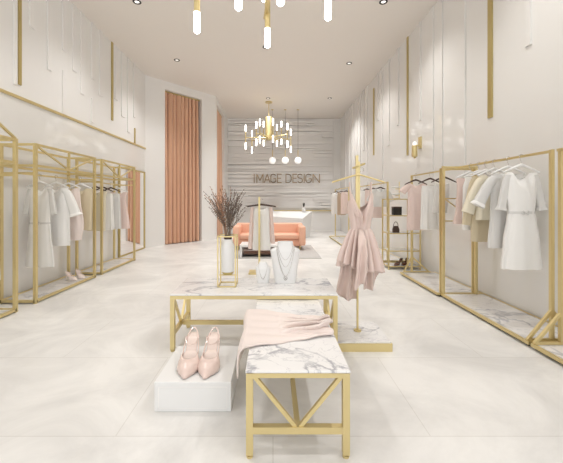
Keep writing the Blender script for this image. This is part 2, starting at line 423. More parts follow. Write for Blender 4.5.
# ------------------------------------------------------------------ V-braced tables
def vtable(name, label, cat, x0, x1, y0, y1, ztop, leg, stz, ends, slab, apron):
    """ends='y': braced ends face the camera (bench); ends='x': braced ends left and right (table)"""
    t = thing(name, label, cat, ((x0 + x1) / 2, (y0 + y1) / 2, 0))
    w, l = (x1 - x0) / 2, (y1 - y0) / 2
    MB().box(-w - .003, w + .003, -l - .003, l + .003, ztop - slab, ztop, .003, 1).build('marble_top', M['marble'], t)
    za = ztop - slab - .001
    mb = MB(); g = leg
    for s_ in (-1, 1):
        mb.box(-w + g, w - g, s_ * l - (g if s_ > 0 else 0), s_ * l + (g if s_ < 0 else 0), za - apron, za)
        mb.box(s_ * w - (g if s_ > 0 else 0), s_ * w + (g if s_ < 0 else 0), -l + g, l - g, za - apron, za)
    mb.build('apron', M['gold'], t)
    for sx in (-1, 1):
        for sy in (-1, 1):
            x, y = sx * (w - g / 2), sy * (l - g / 2)
            lg = MB().box(x - g / 2, x + g / 2, y - g / 2, y + g / 2, .018, za - .001).build('leg', M['gold'], t)
            MB().lathe([(.001, 0), (g * .5, 0), (g * .5, .012), (g * .3, .012), (g * .3, .02), (.001, .02)], (x, y, 0), 16).build('foot', M['gold'], lg, True)
    zt = za - apron
    for s_ in (-1, 1):
        if ends == 'y':
            y = s_ * (l - g / 2)
            MB().bar((-w + g, y, stz), (w - g, y, stz), g * .9, g).build('end_rail', M['gold'], t)
            for sx in (-1, 1): MB().bar((sx * (w - g * 1.2), y, zt), (sx * .012, y, stz + g * .4), g * .55).build('brace', M['gold'], t)
        else:
            x = s_ * (w - g / 2)
            MB().bar((x, -l + g, stz), (x, l - g, stz), g * .8, g).build('end_rail', M['gold'], t)
            for sy in (-1, 1): MB().bar((x, sy * (l - g * 1.2), zt), (x, sy * .012, stz + g * .4), g * .55).build('brace', M['gold'], t)
    if ends == 'y': MB().bar((0, -l + g, stz), (0, l - g, stz), g * .8, g).build('stretcher', M['gold'], t)
    else: MB().bar((-w + g, 0, stz), (w - g, 0, stz), g * .8, g).build('stretcher', M['gold'], t)
    return t
BZ = .462; TZ = .514
vtable('bench', 'low marble topped brass bench with V brace, nearest the camera', 'bench', -.1406, .401, 1.640, 3.30, BZ, .036, .146, 'y', .014, .024)
vtable('display_table', 'wide marble topped brass table holding the vase and necklace busts', 'table', -.916, .575, 2.80, 3.36, TZ, .038, .155, 'x', .016, .03)

# ------------------------------------------------------------------ white shoe plinth
t = thing('shoe_plinth', 'low white box plinth on the floor beneath the pink slingback shoes', 'plinth', (-.512, 2.26, 0))
MB().box(-.245, .245, -.252, .252, 0, .189, .003, 1).build('body', M['white'], t)
mb = MB(); x0, x1, z0, z1 = -.22, .22, .02, .155; yf = -.2535
mb.box(x0, x1, yf, yf + .003, z0, z0 + .004).box(x0, x1, yf, yf + .003, z1, z1 + .004).box(x0, x0 + .004, yf, yf + .003, z0, z1).box(x1 - .004, x1, yf, yf + .003, z0, z1)
mb.build('panel_line', M['slat'], t)

# ------------------------------------------------------------------ pointed slingback shoes
def lerp(a, b, t): return a + (b - a) * t
def interp(tab, t):
    for (a, va), (b, vb) in zip(tab, tab[1:]):
        if t <= b:
            s_ = (t - a) / (b - a) if b > a else 0; s_ = max(0, min(1, s_)); s_ = s_ * s_ * (3 - 2 * s_)
            return va + (vb - va) * s_
    return tab[-1][1]
def pump(label, loc, rz, mats, L, W, HH, group, strap=True):
    up, ins, lin = mats
    t = thing('high_heel', label, 'shoe', loc, rz, group)
    wid = [(0, .05), (.08, .34), (.2, .74), (.32, .98), (.42, 1), (.54, .76), (.66, .52), (.76, .50), (.88, .60), (.95, .50), (1, .24)]
    zz = lambda u: .008 + HH * (interp([(0, 0), (.36, .02), (.62, .42), (.84, .93), (1, 1.0)], u))
    n = 28
    rings = []
    for i in range(n + 1):
        u = i / n; w = W / 2 * interp(wid, u); y = u * L; z = zz(u)
        rings.append([(-w, y, z - .004), (w, y, z - .004), (w * 1.02, y, z + .006), (-w * 1.02, y, z + .006)])
    MB().loft([[Vector(p) for p in r] for r in rings]).build('sole', up, t, True)
    rings = []
    for i in range(n + 1):
        u = .34 + .65 * i / n; w = W / 2 * interp(wid, u) * .86; y = u * L; z = zz(u) + .0065
        rings.append([Vector((-w, y, z)), Vector((w, y, z)), Vector((w, y, z + .004)), Vector((-w, y, z + .004))])
    MB().loft(rings).build('insole', ins, t, True)
    # vamp: arch over the forefoot with a curved throat
    rings = []; m = 18
    for i in range(15):
        u0 = i / 14
        ring = []
        for k in range(m + 1):
            a = PI * k / m; c = math.cos(a); s_ = math.sin(a)
            u = u0 * (.36 + .22 * abs(c) ** 2.0)
            w = W / 2 * interp(wid, u) * 1.06; h = HH * .46 * interp([(0, .12), (.1, .32), (.25, .72), (.5, .95), (1, 1)], u / .5)
            ring.append(Vector((w * c, u * L - .004, zz(u) - .004 + h * s_ ** .8)))
        rings.append(ring)
    o = MB().loft(rings, closed=False).build('vamp', up, t, True)
    md = o.modifiers.new('thick', 'SOLIDIFY'); md.thickness = .004; md.offset = 0
    # heel
    zt = zz(.93); y = .92 * L; rings = []
    for k in range(8):
        f = k / 7; r = W * lerp(.055, .22, f ** 2.4); yy = y + .012 * (1 - f) - .0 * f
        rings.append([Vector((r * math.cos(2 * PI * j / 12), yy + r * .8 * math.sin(2 * PI * j / 12), zt * f * .985)) for j in range(12)])
    MB().loft(rings).build('heel', up, t, True)
    # side wings of the throat + sling strap
    if strap:
        pts = []
        u1 = .56; w1 = W / 2 * interp(wid, u1) * 1.0; zb = zz(u1) + HH * .05; ztp = zz(1) + HH * .28
        for k in range(25):
            f = k / 24; a = -PI / 2 + PI * f
            x = -w1 * 0 + (W * .30 + (w1 - W * .30) * abs(2 * f - 1) ** 2) * math.sin(a)
            yy = lerp(u1 * L, L * 1.01, math.cos(a) ** .8)
            pts.append((x, yy, lerp(zb, ztp, math.cos(a) ** .7)))
        MB().tube(pts, .005, 8).build('sling_strap', up, t, True)
        pts = []
        for k in range(13):
            f = k / 12; a = PI * f
            pts.append((W * .33 * math.cos(a), lerp(.80 * L, .60 * L, math.sin(a)), lerp(zz(.8) + HH * .16, zz(.62) + HH * .42, math.sin(a))))
        MB().tube(pts, .004, 8).build('ankle_strap', up, t, True)
    return t
pk = (M['shoe'], M['insole'], M['shoe_d'])
pump('left pink pointed slingback heel standing on the white plinth', (-.572, 2.035, .1905), .06, pk, .335, .142, .150, 'pink slingback heels on the plinth')
pump('right pink pointed slingback heel standing on the white plinth', (-.442, 2.035, .1905), -.02, pk, .335, .142, .150, 'pink slingback heels on the plinth')

# ------------------------------------------------------------------ blush cloth on the bench
def cloth():
    nu, nv = 80, 90; rings = []; rh = 0
    for i in range(nu + 1):
        u = i / nu; row = []
        for j in range(nv + 1):
            v = j / nv
            rh = 0
            if u < .2:
                f = u / .2
                hang = .175 - .06 * v
                a = min(1, f * 1.0)
                x = -.208 + .03 * math.sin(a * PI / 2) ** 4 - .03 * v * (1 - a) ** .3 * a - .012 * math.sin(v * 9) * (1 - a)
                z = BZ + .012 - hang * (1 - math.sin(a * PI / 2) ** .8) ** 1.1
                yf, yb = 1.855, 2.52
            else:
                f = (u - .2) / .8
                x = lerp(-.178, .385, f ** .96)
                yf = lerp(1.855, 2.045, f ** .8); yb = lerp(2.52, 2.345, f)
                s_ = math.sin(PI * min(1, max(0, v)))
                k = max(0, f - .38) / .62
                z = BZ + .012 + .004 * math.sin(7 * u + 5 * v)
                g = 0
                for c, wd, hh in ((.20 + .16 * f, .045, .042), (.42 + .04 * f, .04, .048), (.61 - .04 * f, .04, .046), (.83 - .20 * f, .05, .036)):
                    g += hh * math.exp(-((v - c) / wd) ** 2)
                rh = k ** .55 * g * 1.15; z += rh + .006 * math.sin(31 * v + 9 * u) * (.3 + f) + .012 * s_ * (.4 + .6 * f)
                if f > .86:
                    e = (f - .86) / .14
                    z += .022 * s_ * math.sin(e * PI * .8) + .014 * math.sin(v * 22) * e * .5
                    x += .014 * math.sin(v * 17) * e
            y = lerp(yf, yb, v) - rh * 1.5 * (1 - .8 * max(0, 1 - v / .2)) + .01 * math.sin(u * 11 + v * 2) * (1 - abs(2 * v - 1)) + .006 * math.sin(u * 23) * abs(2 * v - 1)
            row.append(Vector((x, y, max(z, .27))))
        rings.append(row)
    o = MB().loft(rings, closed=False).build('draped_garment', M['pink_cloth'], None, True)
    md = o.modifiers.new('thick', 'SOLIDIFY'); md.thickness = .010; md.offset = 0
    tag(o, 'blush pink garment draped across the marble bench, hanging over its left edge', 'clothing')
cloth()

# ------------------------------------------------------------------ vase, stand, branches
vx, vy = XW(228.4, 3.14), 3.10
t = thing('vase_stand', 'open brass box frame on the table around the white vase', 'vase stand', (vx, vy, TZ))
w = .084; hh = .485; b = .011
for z, nm in ((b / 2 + .001, 'bottom_frame'), (hh, 'top_frame')):
    mb = MB()
    for s_ in (-1, 1): mb.bar((-w, s_ * w, z), (w, s_ * w, z), b).bar((s_ * w, -w, z), (s_ * w, w, z), b)
    mb.build(nm, M['gold'], t)
for sx in (-1, 1):
    for sy in (-1, 1): MB().bar((sx * w, sy * w, 0), (sx * w, sy * w, hh), b).build('post', M['gold'], t)
MB().box(-w, w, -.012, .012, .095, .103).build('cross_plate', M['gold'], t)
t = thing('vase', 'tall white bottle vase inside the brass frame holding dry branches', 'vase', (vx, vy, TZ + .104))
MB().lathe([(.001, .03), (.057, .03), (.063, .05), (.066, .2), (.064, .28), (.052, .325), (.036, .345), (.034, .348), (.001, .348)], n=28).build('body', M['white'], t, True)
MB().lathe([(.001, 0), (.04, 0), (.058, .022), (.058, .0295), (.001, .0295)], n=24).build('foot', M['dgold'], t, True)
MB().lathe([(.036, .348), (.040, .352), (.040, .378), (.030, .380), (.028, .352)], n=24).build('neck_ring', M['dark'], t, True)
rb = random.Random(21)
def branch(i):
    rust = rb.random() < .38
    a = rb.uniform(0, 2 * PI); tilt = rb.uniform(.06, .52) if i > 3 else rb.uniform(0, .15)
    if rust: a = rb.choice([PI + rb.uniform(-.9, .9), rb.uniform(0, 2 * PI)])
    L = rb.uniform(.36, .56) * (1 - .18 * tilt)
    base = Vector((vx + .016 * math.cos(a), vy + .016 * math.sin(a), TZ + .104 + .35))
    pts = []
    for k in range(9):
        f = k / 8; r = L * f * math.sin(tilt * (.35 + .75 * f)); z = L * f * math.cos(tilt * (.35 + .75 * f)) 
        wv = .008 * math.sin(f * 9 + i)
        pts.append(Vector((r * math.cos(a) + wv, r * math.sin(a) * .75 + wv * .5, z)))
    t = thing('dried_branch', 'rust brown dried branch with small buds standing in the white vase' if rust else 'dark grey dried branch with small buds standing in the white vase',
              'dried branch', base, 0, 'rust dried branches in the vase' if rust else 'dark dried branches in the vase')
    MB().tube(pts, [.0038 - .0022 * k / 8 for k in range(9)], 6).build('stem', M['branch' if rust else 'branch2'], t, True)
    mb = MB(); tw = []
    for s_ in range(3):
        k = rb.randint(2, 5); p = pts[k]; dv = (pts[k + 1] - p).normalized()
        aa = rb.uniform(0, 2 * PI); sd = Vector((math.cos(aa), math.sin(aa), .2))
        q = [p + dv * (j * .03) + sd * (.012 * j) for j in range(6)]
        tw.append(q); mb.tube(q, .0017, 5)
    mb.build('side_twigs', M['branch' if rust else 'branch2'], t, True)
    mb = MB()
    def bud(p, dr):
        r = rb.uniform(.0036, .006); l = r * rb.uniform(1.6, 2.4); dr = dr.normalized(); u = dr.orthogonal().normalized(); v = dr.cross(u)
        mb.loft([[p + dr * (l * zz_) + (u * math.cos(2 * PI * j / 6) + v * math.sin(2 * PI * j / 6)) * r * rr for j in range(6)] for zz_, rr in ((-.4, .2), (0, 1), (.5, .9), (1, .15))])
    for q, stp, st in [(pts, 2, 2)] + [(x, 2, 1) for x in tw]:
        for k in range(st, len(q) - 1):
            for s_ in range(stp):
                f = s_ / stp; p = q[k].lerp(q[k + 1], f); aa = rb.uniform(0, 2 * PI)
                sd = Vector((math.cos(aa), math.sin(aa), .7))
                bud(p + sd * .003, sd)
        bud(q[-1], q[-1] - q[-2])
    o = mb.build('buds', M['bud2' if rust else 'bud'], t, True); o['kind'] = 'stuff'
for i in range(25): branch(i)

# ------------------------------------------------------------------ jewellery busts
def lin(tab, t):
    for (a, va), (b, vb) in zip(tab, tab[1:]):
        if t <= b: return va + (vb - va) * (t - a) / (b - a)
    return tab[-1][1]
def bust(label, px, pyb, Y, tab, dep):
    """tab: (z, half width, depth factor) bottom to top"""
    t = MB(); rings = []; n = 32
    for i in range(33):
        f = i / 32; z0 = tab[0][0]; z1 = tab[-1][0]; z = lerp(z0, z1, f)
        w = lin([(a, b) for a, b, c in tab], z); dd_ = dep * lin([(a, c) for a, b, c in tab], z)
        ring = []
        for k in range(n):
            a = 2 * PI * k / n; c, s_ = math.cos(a), math.sin(a)
            ring.append(Vector((w * math.copysign(abs(c) ** .8, c), dd_ * math.copysign(abs(s_) ** .9, s_) + .02 * f, z)))
        rings.append(ring)
    o = t.loft(rings).build('jewellery_bust', M['white'], None, True, (XW(px, Y), Y, TZ + .001))
    return tag(o, label, 'jewellery bust', 'white necklace busts')
BB = [(0, .108, .9), (.16, .128, 1), (.322, .153, .9), (.332, .148, .85), (.362, .086, .75), (.39, .080, .72), (.412, .078, .7)]
bust('larger white necklace bust on the marble table', 285.3, 282.5, 3.20, BB, .062)
SB = [(0, .062, .9), (.07, .069, 1), (.142, .077, 1.0), (.15, .073, .95), (.178, .046, .85), (.195, .040, .75), (.205, .036, .6)]
bust('smaller white necklace bust on the marble table beside the larger one', 263, 280.5, 3.20, SB, .036)
def necklace(label, px, Y, tab, dep, ztop, zbot, hw, r, pend=False, beads=False):
    t = thing('necklace', label, 'necklace', (XW(px, Y), Y, TZ + .001), 0, 'silver necklaces on the busts')
    zmax = tab[-1][0]
    def pt(x, z):
        w = lin([(a, b) for a, b, c in tab], z); dd_ = dep * lin([(a, c) for a, b, c in tab], z)
        c = min(.999, abs(x) / w) ** (1 / .8); s_ = math.sqrt(max(0, 1 - c * c)) ** .9
        return Vector((x, -dd_ * s_ + .02 * z / zmax - r * 1.1, z))
    pts = []
    for k in range(41):
        f = -1 + 2 * k / 40
        z = zbot + (ztop - zbot) * abs(f) ** 1.75
        pts.append(pt(hw * math.copysign(abs(f) ** .95, f), z))
    if not beads: MB().tube(pts, r, 6).build('chain', M['silver'], t, True)
    else:
        mb = MB()
        for p in pts: mb.lathe([(r * math.sin(PI * k / 6) + .0002, r * math.cos(PI * k / 6)) for k in range(7)], p, 8)
        mb.build('pearl_strand', M['silver'], t, True)
    if pend:
        b = pts[20]; mb = MB()
        mb.tube([b + Vector((.016 * math.cos(2 * PI * k / 16), -.002, -.02 + .018 * math.sin(2 * PI * k / 16))) for k in range(16)], .0035, 6, True)
        mb.lathe([(.007 * math.sin(PI * k / 6) + .0002, .007 * math.cos(PI * k / 6)) for k in range(7)], b + Vector((0, -.003, -.02)), 10)
        mb.build('pendant', M['silver'], t, True)
necklace('longest necklace on the larger bust with a round ring pendant', 285.3, 3.20, BB, .062, .358, .075, .092, .0034, True)
necklace('middle thin chain necklace on the larger bust', 285.3, 3.20, BB, .062, .366, .165, .084, .0022)
necklace('shortest thin chain necklace high on the larger bust', 285.3, 3.20, BB, .062, .372, .235, .078, .0020)
necklace('single beaded necklace on the smaller bust', 263, 3.20, SB, .036, .165, .04, .046, .0026, False, True)

# ------------------------------------------------------------------ hangers and garments
HANG = {}
def hanger(label, x, y, zr, m, hw=.2, drop=.165, rz=0):
    t = thing('hanger', label, 'hanger', (x, y, zr), rz, 'clothes hangers')
    pts = [(.018 * math.cos(a) , 0, .004 + .018 * math.sin(a)) for a in [math.radians(-40 + 20 * k) for k in range(12)]]
    pts = pts[::1] + [(-.012, 0, -.03), (0, 0, -.055), (0, 0, -.09)]
    MB().tube(pts, .0035, 6).build('hook', M['silver'], t, True)
    sh = [(hw * f, .0, -.085 - (drop - .085) * abs(f) ** 1.15) for f in [-1 + k / 6 for k in range(13)]]
    MB().tube(sh, [(.008 if hw < .25 else .013) + .007 * (1 - abs(-1 + k / 6)) for k in range(13)], 8).build('shoulder_bar', m, t, True)
    return t
def tube_rings(prof, nr, n, folds, amp, neck, nw, seed, hemfn=None, twist=0):
    r = random.Random(seed); p1, p2 = r.uniform(0, 6), r.uniform(0, 6)
    rings = []
    zt, zb = prof[0][0], prof[-1][0]
    zk = [(-p[0],) for p in prof]
    for i in range(nr + 1):
        f = i / nr; z = lerp(zt, zb, f)
        W_ = interp([(-p[0], p[1]) for p in prof], -z); D_ = interp([(-p[0], p[2]) for p in prof], -z); X_ = interp([(-p[0], p[3]) for p in prof], -z)
        A_ = interp([(-p[0], p[4] if len(p) > 4 else 1) for p in prof], -z)
        ring = []
        for k in range(n):
            a = 2 * PI * k / n; c, s_ = math.cos(a), math.sin(a)
            fo = amp * A_ * (math.sin(folds * a + p1 + twist * f) + .5 * math.sin((folds * 1.7) // 1 * a + p2))
            x = X_ + W_ * math.copysign(abs(c) ** .85, c) + fo * .35 * c
            y = D_ * math.copysign(abs(s_) ** .9, s_) + fo * (.35 + .65 * abs(s_)) * (1 if s_ >= 0 else -1)
            zz_ = z
            g = max(0, 1 - i / (nr * .45))
            if neck and abs(x - X_) < nw: zz_ -= neck * g * (1 - (abs(x - X_) / nw) ** 2) * (1 if s_ < 0 else .55)
            if hemfn: zz_ += f ** 2 * hemfn(a)
            ring.append(Vector((x, y, zz_)))
        rings.append(ring)
    return rings
SEED = [0]
def garment(name, label, group, loc, m, prof, folds=7, amp=.008, neck=.06, nw=.09, sleeves=None, cuff=None, belt=None, straps=None, rz=0, hem=None, extra=None, smat=None):
    SEED[0] += 1
    mb = MB().loft(tube_rings(prof, 26, 56, folds, amp, neck, nw, SEED[0], hem))
    multi = sleeves or belt or straps or extra
    if not multi:
        return tag(mb.build(name, m, None, True, loc), label, 'clothing', group)
    t = thing(name, label, 'clothing', loc, rz, group)
    mb.build('body', m, t, True)
    if sleeves:
        sw, x1, z1, r0, r1 = sleeves      # shoulder half width, end x, end z, radii
        for s_ in (-1, 1):
            rings = []
            for k in range(11):
                f = k / 10; cx = s_ * lerp(sw - r0 * .6, x1, f ** .8); cz = lerp(prof[0][0] - r0 * .75, z1, f ** 1.1)
                rr = lerp(r0, r1, f)
                dx, dz = (x1 - sw), (z1 - prof[0][0]); Ln = math.hypot(dx, dz); nx, nz = -dz / Ln, dx / Ln
                rings.append([Vector((cx + s_ * nx * rr * math.cos(a), .62 * rr * math.sin(a) + .006 * f * math.sin(3 * a), cz + nz * rr * math.cos(a))) for a in [2 * PI * j / 18 for j in range(18)]])
            sl = MB().loft(rings).build('sleeve', smat or m, t, True)
            if cuff:
                mb = MB(); mid = rings[-1]; c0 = sum(mid, Vector()) / len(mid)
                q0 = [c0 + (p - c0) * 1.06 for p in mid]; dv = Vector((s_ * (x1 - sw), 0, z1 - prof[0][0])).normalized() * .035
                q1 = [c0 + dv + (p - c0) * (1.25 + .12 * math.sin(5 * 2 * PI * j / 18)) for j, p in enumerate(mid)]
                mb.loft([q0, q1]).build('cuff', cuff, sl, True)
    if belt:
        zb, bm_ = belt
        W_ = interp([(-p[0], p[1]) for p in prof], -zb); D_ = interp([(-p[0], p[2]) for p in prof], -zb); X_ = interp([(-p[0], p[3]) for p in prof], -zb)
        rings = [[Vector((X_ + (W_ + .008) * math.cos(a), (D_ + .008) * math.sin(a), zb + dz)) for a in [2 * PI * k / 32 for k in range(32)]] for dz in (-.013, .013)]
        MB().loft(rings).build('belt', bm_, t, True)
        mb = MB()
        for s_ in (-1, 1):
            mb.tube([(X_ + s_ * (.004 + .030 * math.sin(PI * k / 8)), -D_ - .014, zb + .018 * math.sin(2 * PI * k / 8) * 1) for k in range(9)], .006, 6)
        mb.build('bow', bm_, t, True)
    if straps:
        xs, zt, w_ = straps
        for s_ in (-1, 1):
            MB().tube([(s_ * xs, -.012, prof[0][0] - .015), (s_ * xs * .9, -.004, (prof[0][0] + zt) / 2), (s_ * xs * .85, .0, zt)], w_, 6).build('strap', m, t, True)
    if extra: extra(t)
    return t
GR = 'clothes on the right racks'; GL = 'clothes on the left racks'
RZ = 1.80; RX = 2.57       # right rail
def hung(kind, label, short, x, y, zr, m, hm, hcol, prof, hw=.19, drop=.165, **kw):
    hanger(f'{hcol} hanger holding the {short}', x, y, zr + .0, hm, hw, drop)
    return garment(kind, label, kw.pop('group', GR), (x, y, zr - .0), m, prof, **kw)
def P(*rows): return [(*r, ) if len(r) >= 4 else (*r, 0) for r in rows]

# right front rack (nearest first)
hung('dress', 'long white sleeveless dress with tied belt hanging nearest on right rack', 'white belted dress', RX, 3.26, RZ, M['cwhite'], M['white'], 'white',
     P((-.165, .165, .018, 0, .1), (-.25, .165, .035, 0, .3), (-.40, .152, .045, 0, .5), (-.575, .135, .045, 0, .4), (-.62, .15, .05, 0, .8), (-.9, .19, .06, 0, 1.2), (-1.16, .215, .065, 0, 1.5)),
     folds=6, amp=.010, neck=.13, nw=.1, belt=(-.58, M['csheer']), sleeves=(.155, .205, -.52, .036, .042), smat=M['csheer'], cuff=M['csheer'])
hung('blouse', 'off-white chiffon blouse with embroidered cuffs hanging behind the belted dress', 'off-white chiffon blouse', RX, 3.44, RZ, M['csheer'], M['white'], 'white',
     P((-.165, .17, .018, 0, .1), (-.3, .19, .04, 0, .4), (-.6, .19, .05, 0, .8), (-.97, .215, .055, 0, 1.2)), folds=7, amp=.010, neck=.08,
     sleeves=(.17, .32, -.48, .055, .062), cuff=M['cwhite'])
hung('jacket', 'cream flared short jacket hanging behind the chiffon blouse', 'cream flared jacket', RX, 3.66, RZ, M['cream'], M['white'], 'white',
     P((-.165, .17, .018, 0, .1), (-.3, .19, .04, 0, .4), (-.68, .215, .05, 0, .8)), folds=5, amp=.008, neck=.1, sleeves=(.165, .31, -.60, .055, .07))
hung('coat', 'beige wool coat hanging lower behind the cream jacket', 'beige wool coat', RX, 3.80, RZ, M['beige'], M['white'], 'white',
     P((-.165, .17, .018, 0, .1), (-.3, .185, .04, 0, .4), (-.95, .185, .05, 0, .8)), folds=5, amp=.007, neck=.1, sleeves=(.16, .24, -.75, .05, .05))
hung('shirt', 'white shirt mostly hidden between the beige coat and the pink top', 'hidden white shirt', RX, 3.93, RZ, M['cwhite'], M['white'], 'white',
     P((-.165, .17, .018, 0, .1), (-.3, .2, .04, 0, .4), (-.82, .205, .045, 0, .8)), folds=6, amp=.007, neck=.06)
hung('top', 'dusty pink sleeveless top farthest back on the right front rack', 'dusty pink top', RX, 4.10, RZ, M['pink_satin'], M['white'], 'white',
     P((-.165, .185, .018, 0, .1), (-.3, .175, .04, 0, .4), (-.55, .19, .045, 0, .8), (-.76, .225, .05, 0, .9)), folds=6, amp=.008, neck=.1)
# right second rack
hung('blouse', 'pink short sleeved blouse on the right rack next to the shelf', 'pink short sleeved blouse', 2.44, 5.38, 1.78, M['pink_pale'], M['dark'], 'dark brown',
     P((-.15, .145, .018, 0, .1), (-.3, .135, .045, 0, .4), (-.6, .14, .055, 0, .9), (-.94, .15, .06, 0, 1.1)), folds=6, amp=.010, neck=.07,
     sleeves=(.14, .235, -.30, .055, .06))
hung('top', 'white pleated long top hanging from the second right rack', 'white pleated top', 2.52, 5.05, 1.78, M['cwhite'], M['dark'], 'dark brown',
     P((-.2, .135, .02, 0, .3), (-.3, .14, .04, 0, .6), (-.6, .145, .05, 0, .9), (-.90, .155, .06, 0, 1.2)), folds=9, amp=.010, neck=.02)
hung('camisole', 'thin white camisole hanging just behind the front portal post', 'thin white camisole', 2.56, 4.72, 1.78, M['csheer'], M['dark'], 'dark brown',
     P((-.18, .10, .02, -.02, .3), (-.3, .11, .04, -.03, .6), (-.62, .10, .045, -.06, .9)), folds=6, amp=.008, neck=.03)
# right distant racks
hung('blouse', 'sheer white blouse on the middle distant rack, right of the dress hanger', 'sheer white distant blouse', 2.42, 7.1, 1.72, M['csheer'], M['dark'], 'dark brown',
     P((-.12, .18, .018, 0, .1), (-.3, .19, .04, 0, .4), (-.52, .19, .045, 0, .8)), folds=6, amp=.008, neck=.08, sleeves=(.17, .26, -.40, .055, .055))
hung('shirt', 'pale pink shirt on the distant rack behind the satin dress', 'pale pink distant shirt', 2.42, 7.6, 1.72, M['pink_pale'], M['dark'], 'dark brown',
     P((-.12, .2, .018, 0, .1), (-.3, .2, .04, 0, .4), (-.8, .2, .05, 0, .8)), folds=6, amp=.008, neck=.08)
hung('shirt', 'white shirt on the distant rack behind the satin dress', 'white distant shirt', 2.42, 8.1, 1.72, M['cwhite'], M['dark'], 'dark brown',
     P((-.12, .2, .018, 0, .1), (-.3, .2, .04, 0, .4), (-.8, .2, .05, 0, .8)), folds=6, amp=.008, neck=.08)
hung('jacket', 'taupe brown jacket hanging on the farthest right rack', 'taupe brown jacket', 2.24, 10.3, 1.72, M['taupe'], M['dark'], 'dark brown',
     P((-.12, .13, .018, 0, .1), (-.3, .14, .05, 0, .4), (-.86, .14, .06, 0, .8)), folds=5, amp=.008, neck=.08)
hung('shirt', 'white shirt hanging on the farthest right rack left of the taupe jacket', 'farthest white shirt', 2.16, 10.75, 1.72, M['cwhite'], M['dark'], 'dark brown',
     P((-.12, .16, .018, 0, .1), (-.3, .17, .05, 0, .4), (-.84, .17, .06, 0, .8)), folds=5, amp=.008, neck=.08)
hung('blouse', 'pale pink blouse on the farthest right rack nearest the satin dress', 'farthest pale pink blouse', 2.28, 9.8, 1.72, M['pink_pale'], M['dark'], 'dark brown',
     P((-.12, .16, .018, 0, .1), (-.3, .17, .05, 0, .4), (-.8, .17, .06, 0, .8)), folds=5, amp=.008, neck=.08)
# left middle rack
LX = -3.33; LZ = 1.70
hung('dress', 'white belted dress hanging first on the middle left rack', 'white belted dress at left', LX, 4.5, LZ, M['cwhite'], M['white'], 'white',
     P((-.165, .17, .018, 0, .1), (-.3, .165, .04, 0, .4), (-.68, .145, .045, 0, .5), (-.75, .155, .05, 0, .8), (-1.3, .205, .06, 0, 1.4)), folds=6, amp=.009, neck=.12, nw=.1, group=GL,
     belt=(-.68, M['csheer']), sleeves=(.155, .20, -.55, .036, .042), smat=M['csheer'])
hung('blouse', 'white blouse with ruffled cuffs beside the belted dress on the left rack', 'white ruffled blouse', LX + .08, 4.72, LZ, M['cwhite'], M['white'], 'white',
     P((-.165, .18, .018, 0, .1), (-.3, .2, .04, 0, .4), (-1.03, .215, .055, 0, 1)), folds=7, amp=.010, neck=.08, group=GL, sleeves=(.17, .285, -.55, .06, .075), cuff=M['matte'])
hung('top', 'pink flared top between white blouse and beige vest on the left rack', 'pink flared top', LX + .12, 4.95, LZ, M['pink_cloth'], M['white'], 'white',
     P((-.165, .17, .018, 0, .1), (-.3, .18, .04, 0, .4), (-.75, .235, .05, 0, .9), (-.98, .2, .05, 0, .9)), folds=6, amp=.009, neck=.1, group=GL)
hung('vest', 'beige vest hanging last on the middle left rack', 'beige vest', LX + .18, 5.15, LZ, M['beige'], M['white'], 'white',
     P((-.165, .2, .018, 0, .1), (-.3, .2, .04, 0, .4), (-.84, .185, .045, 0, .8)), folds=5, amp=.006, neck=.1, group=GL)
# left far rack
hung('top', 'beige top hanging first on the far left rack beside its post', 'beige top', LX + .05, 5.84, 1.68, M['cream'], M['dark'], 'dark brown',
     P((-.165, .2, .018, 0, .1), (-.3, .18, .04, 0, .4), (-.9, .17, .045, 0, .8)), folds=5, amp=.006, neck=.1, group=GL)
hung('dress', 'white pleated dress in the middle of the far left rack', 'white pleated dress', LX + .06, 6.06, 1.68, M['cwhite'], M['dark'], 'dark brown',
     P((-.2, .18, .02, 0, .3), (-.3, .19, .04, 0, .6), (-.9, .21, .06, 0, 1.3)), folds=9, amp=.010, neck=.02, group=GL)
hung('top', 'white straight top second from last on the far left rack', 'white straight top', LX + .10, 6.28, 1.68, M['csheer'], M['dark'], 'dark brown',
     P((-.2, .17, .02, 0, .3), (-.3, .18, .04, 0, .6), (-.9, .2, .06, 0, 1)), folds=8, amp=.010, neck=.02, group=GL)
hung('top', 'blush flared top last on the far left rack beside the mirror', 'blush flared top', LX + .14, 6.52, 1.68, M['pink_pale'], M['white'], 'white',
     P((-.17, .17, .02, 0, .3), (-.3, .15, .04, 0, .6), (-.92, .22, .06, 0, 1)), folds=7, amp=.010, neck=.06, group=GL)
# left near rack
hung('dress', 'white dress cut off by the left photo edge on the nearest left rack', 'white dress at the photo edge', LX + .1, 3.45, LZ - .05, M['cwhite'], M['dark'], 'dark brown',
     P((-.165, .18, .018, 0, .1), (-.5, .17, .04, 0, .4), (-1.18, .235, .06, 0, 1.2)), folds=6, amp=.009, neck=.1, group=GL)

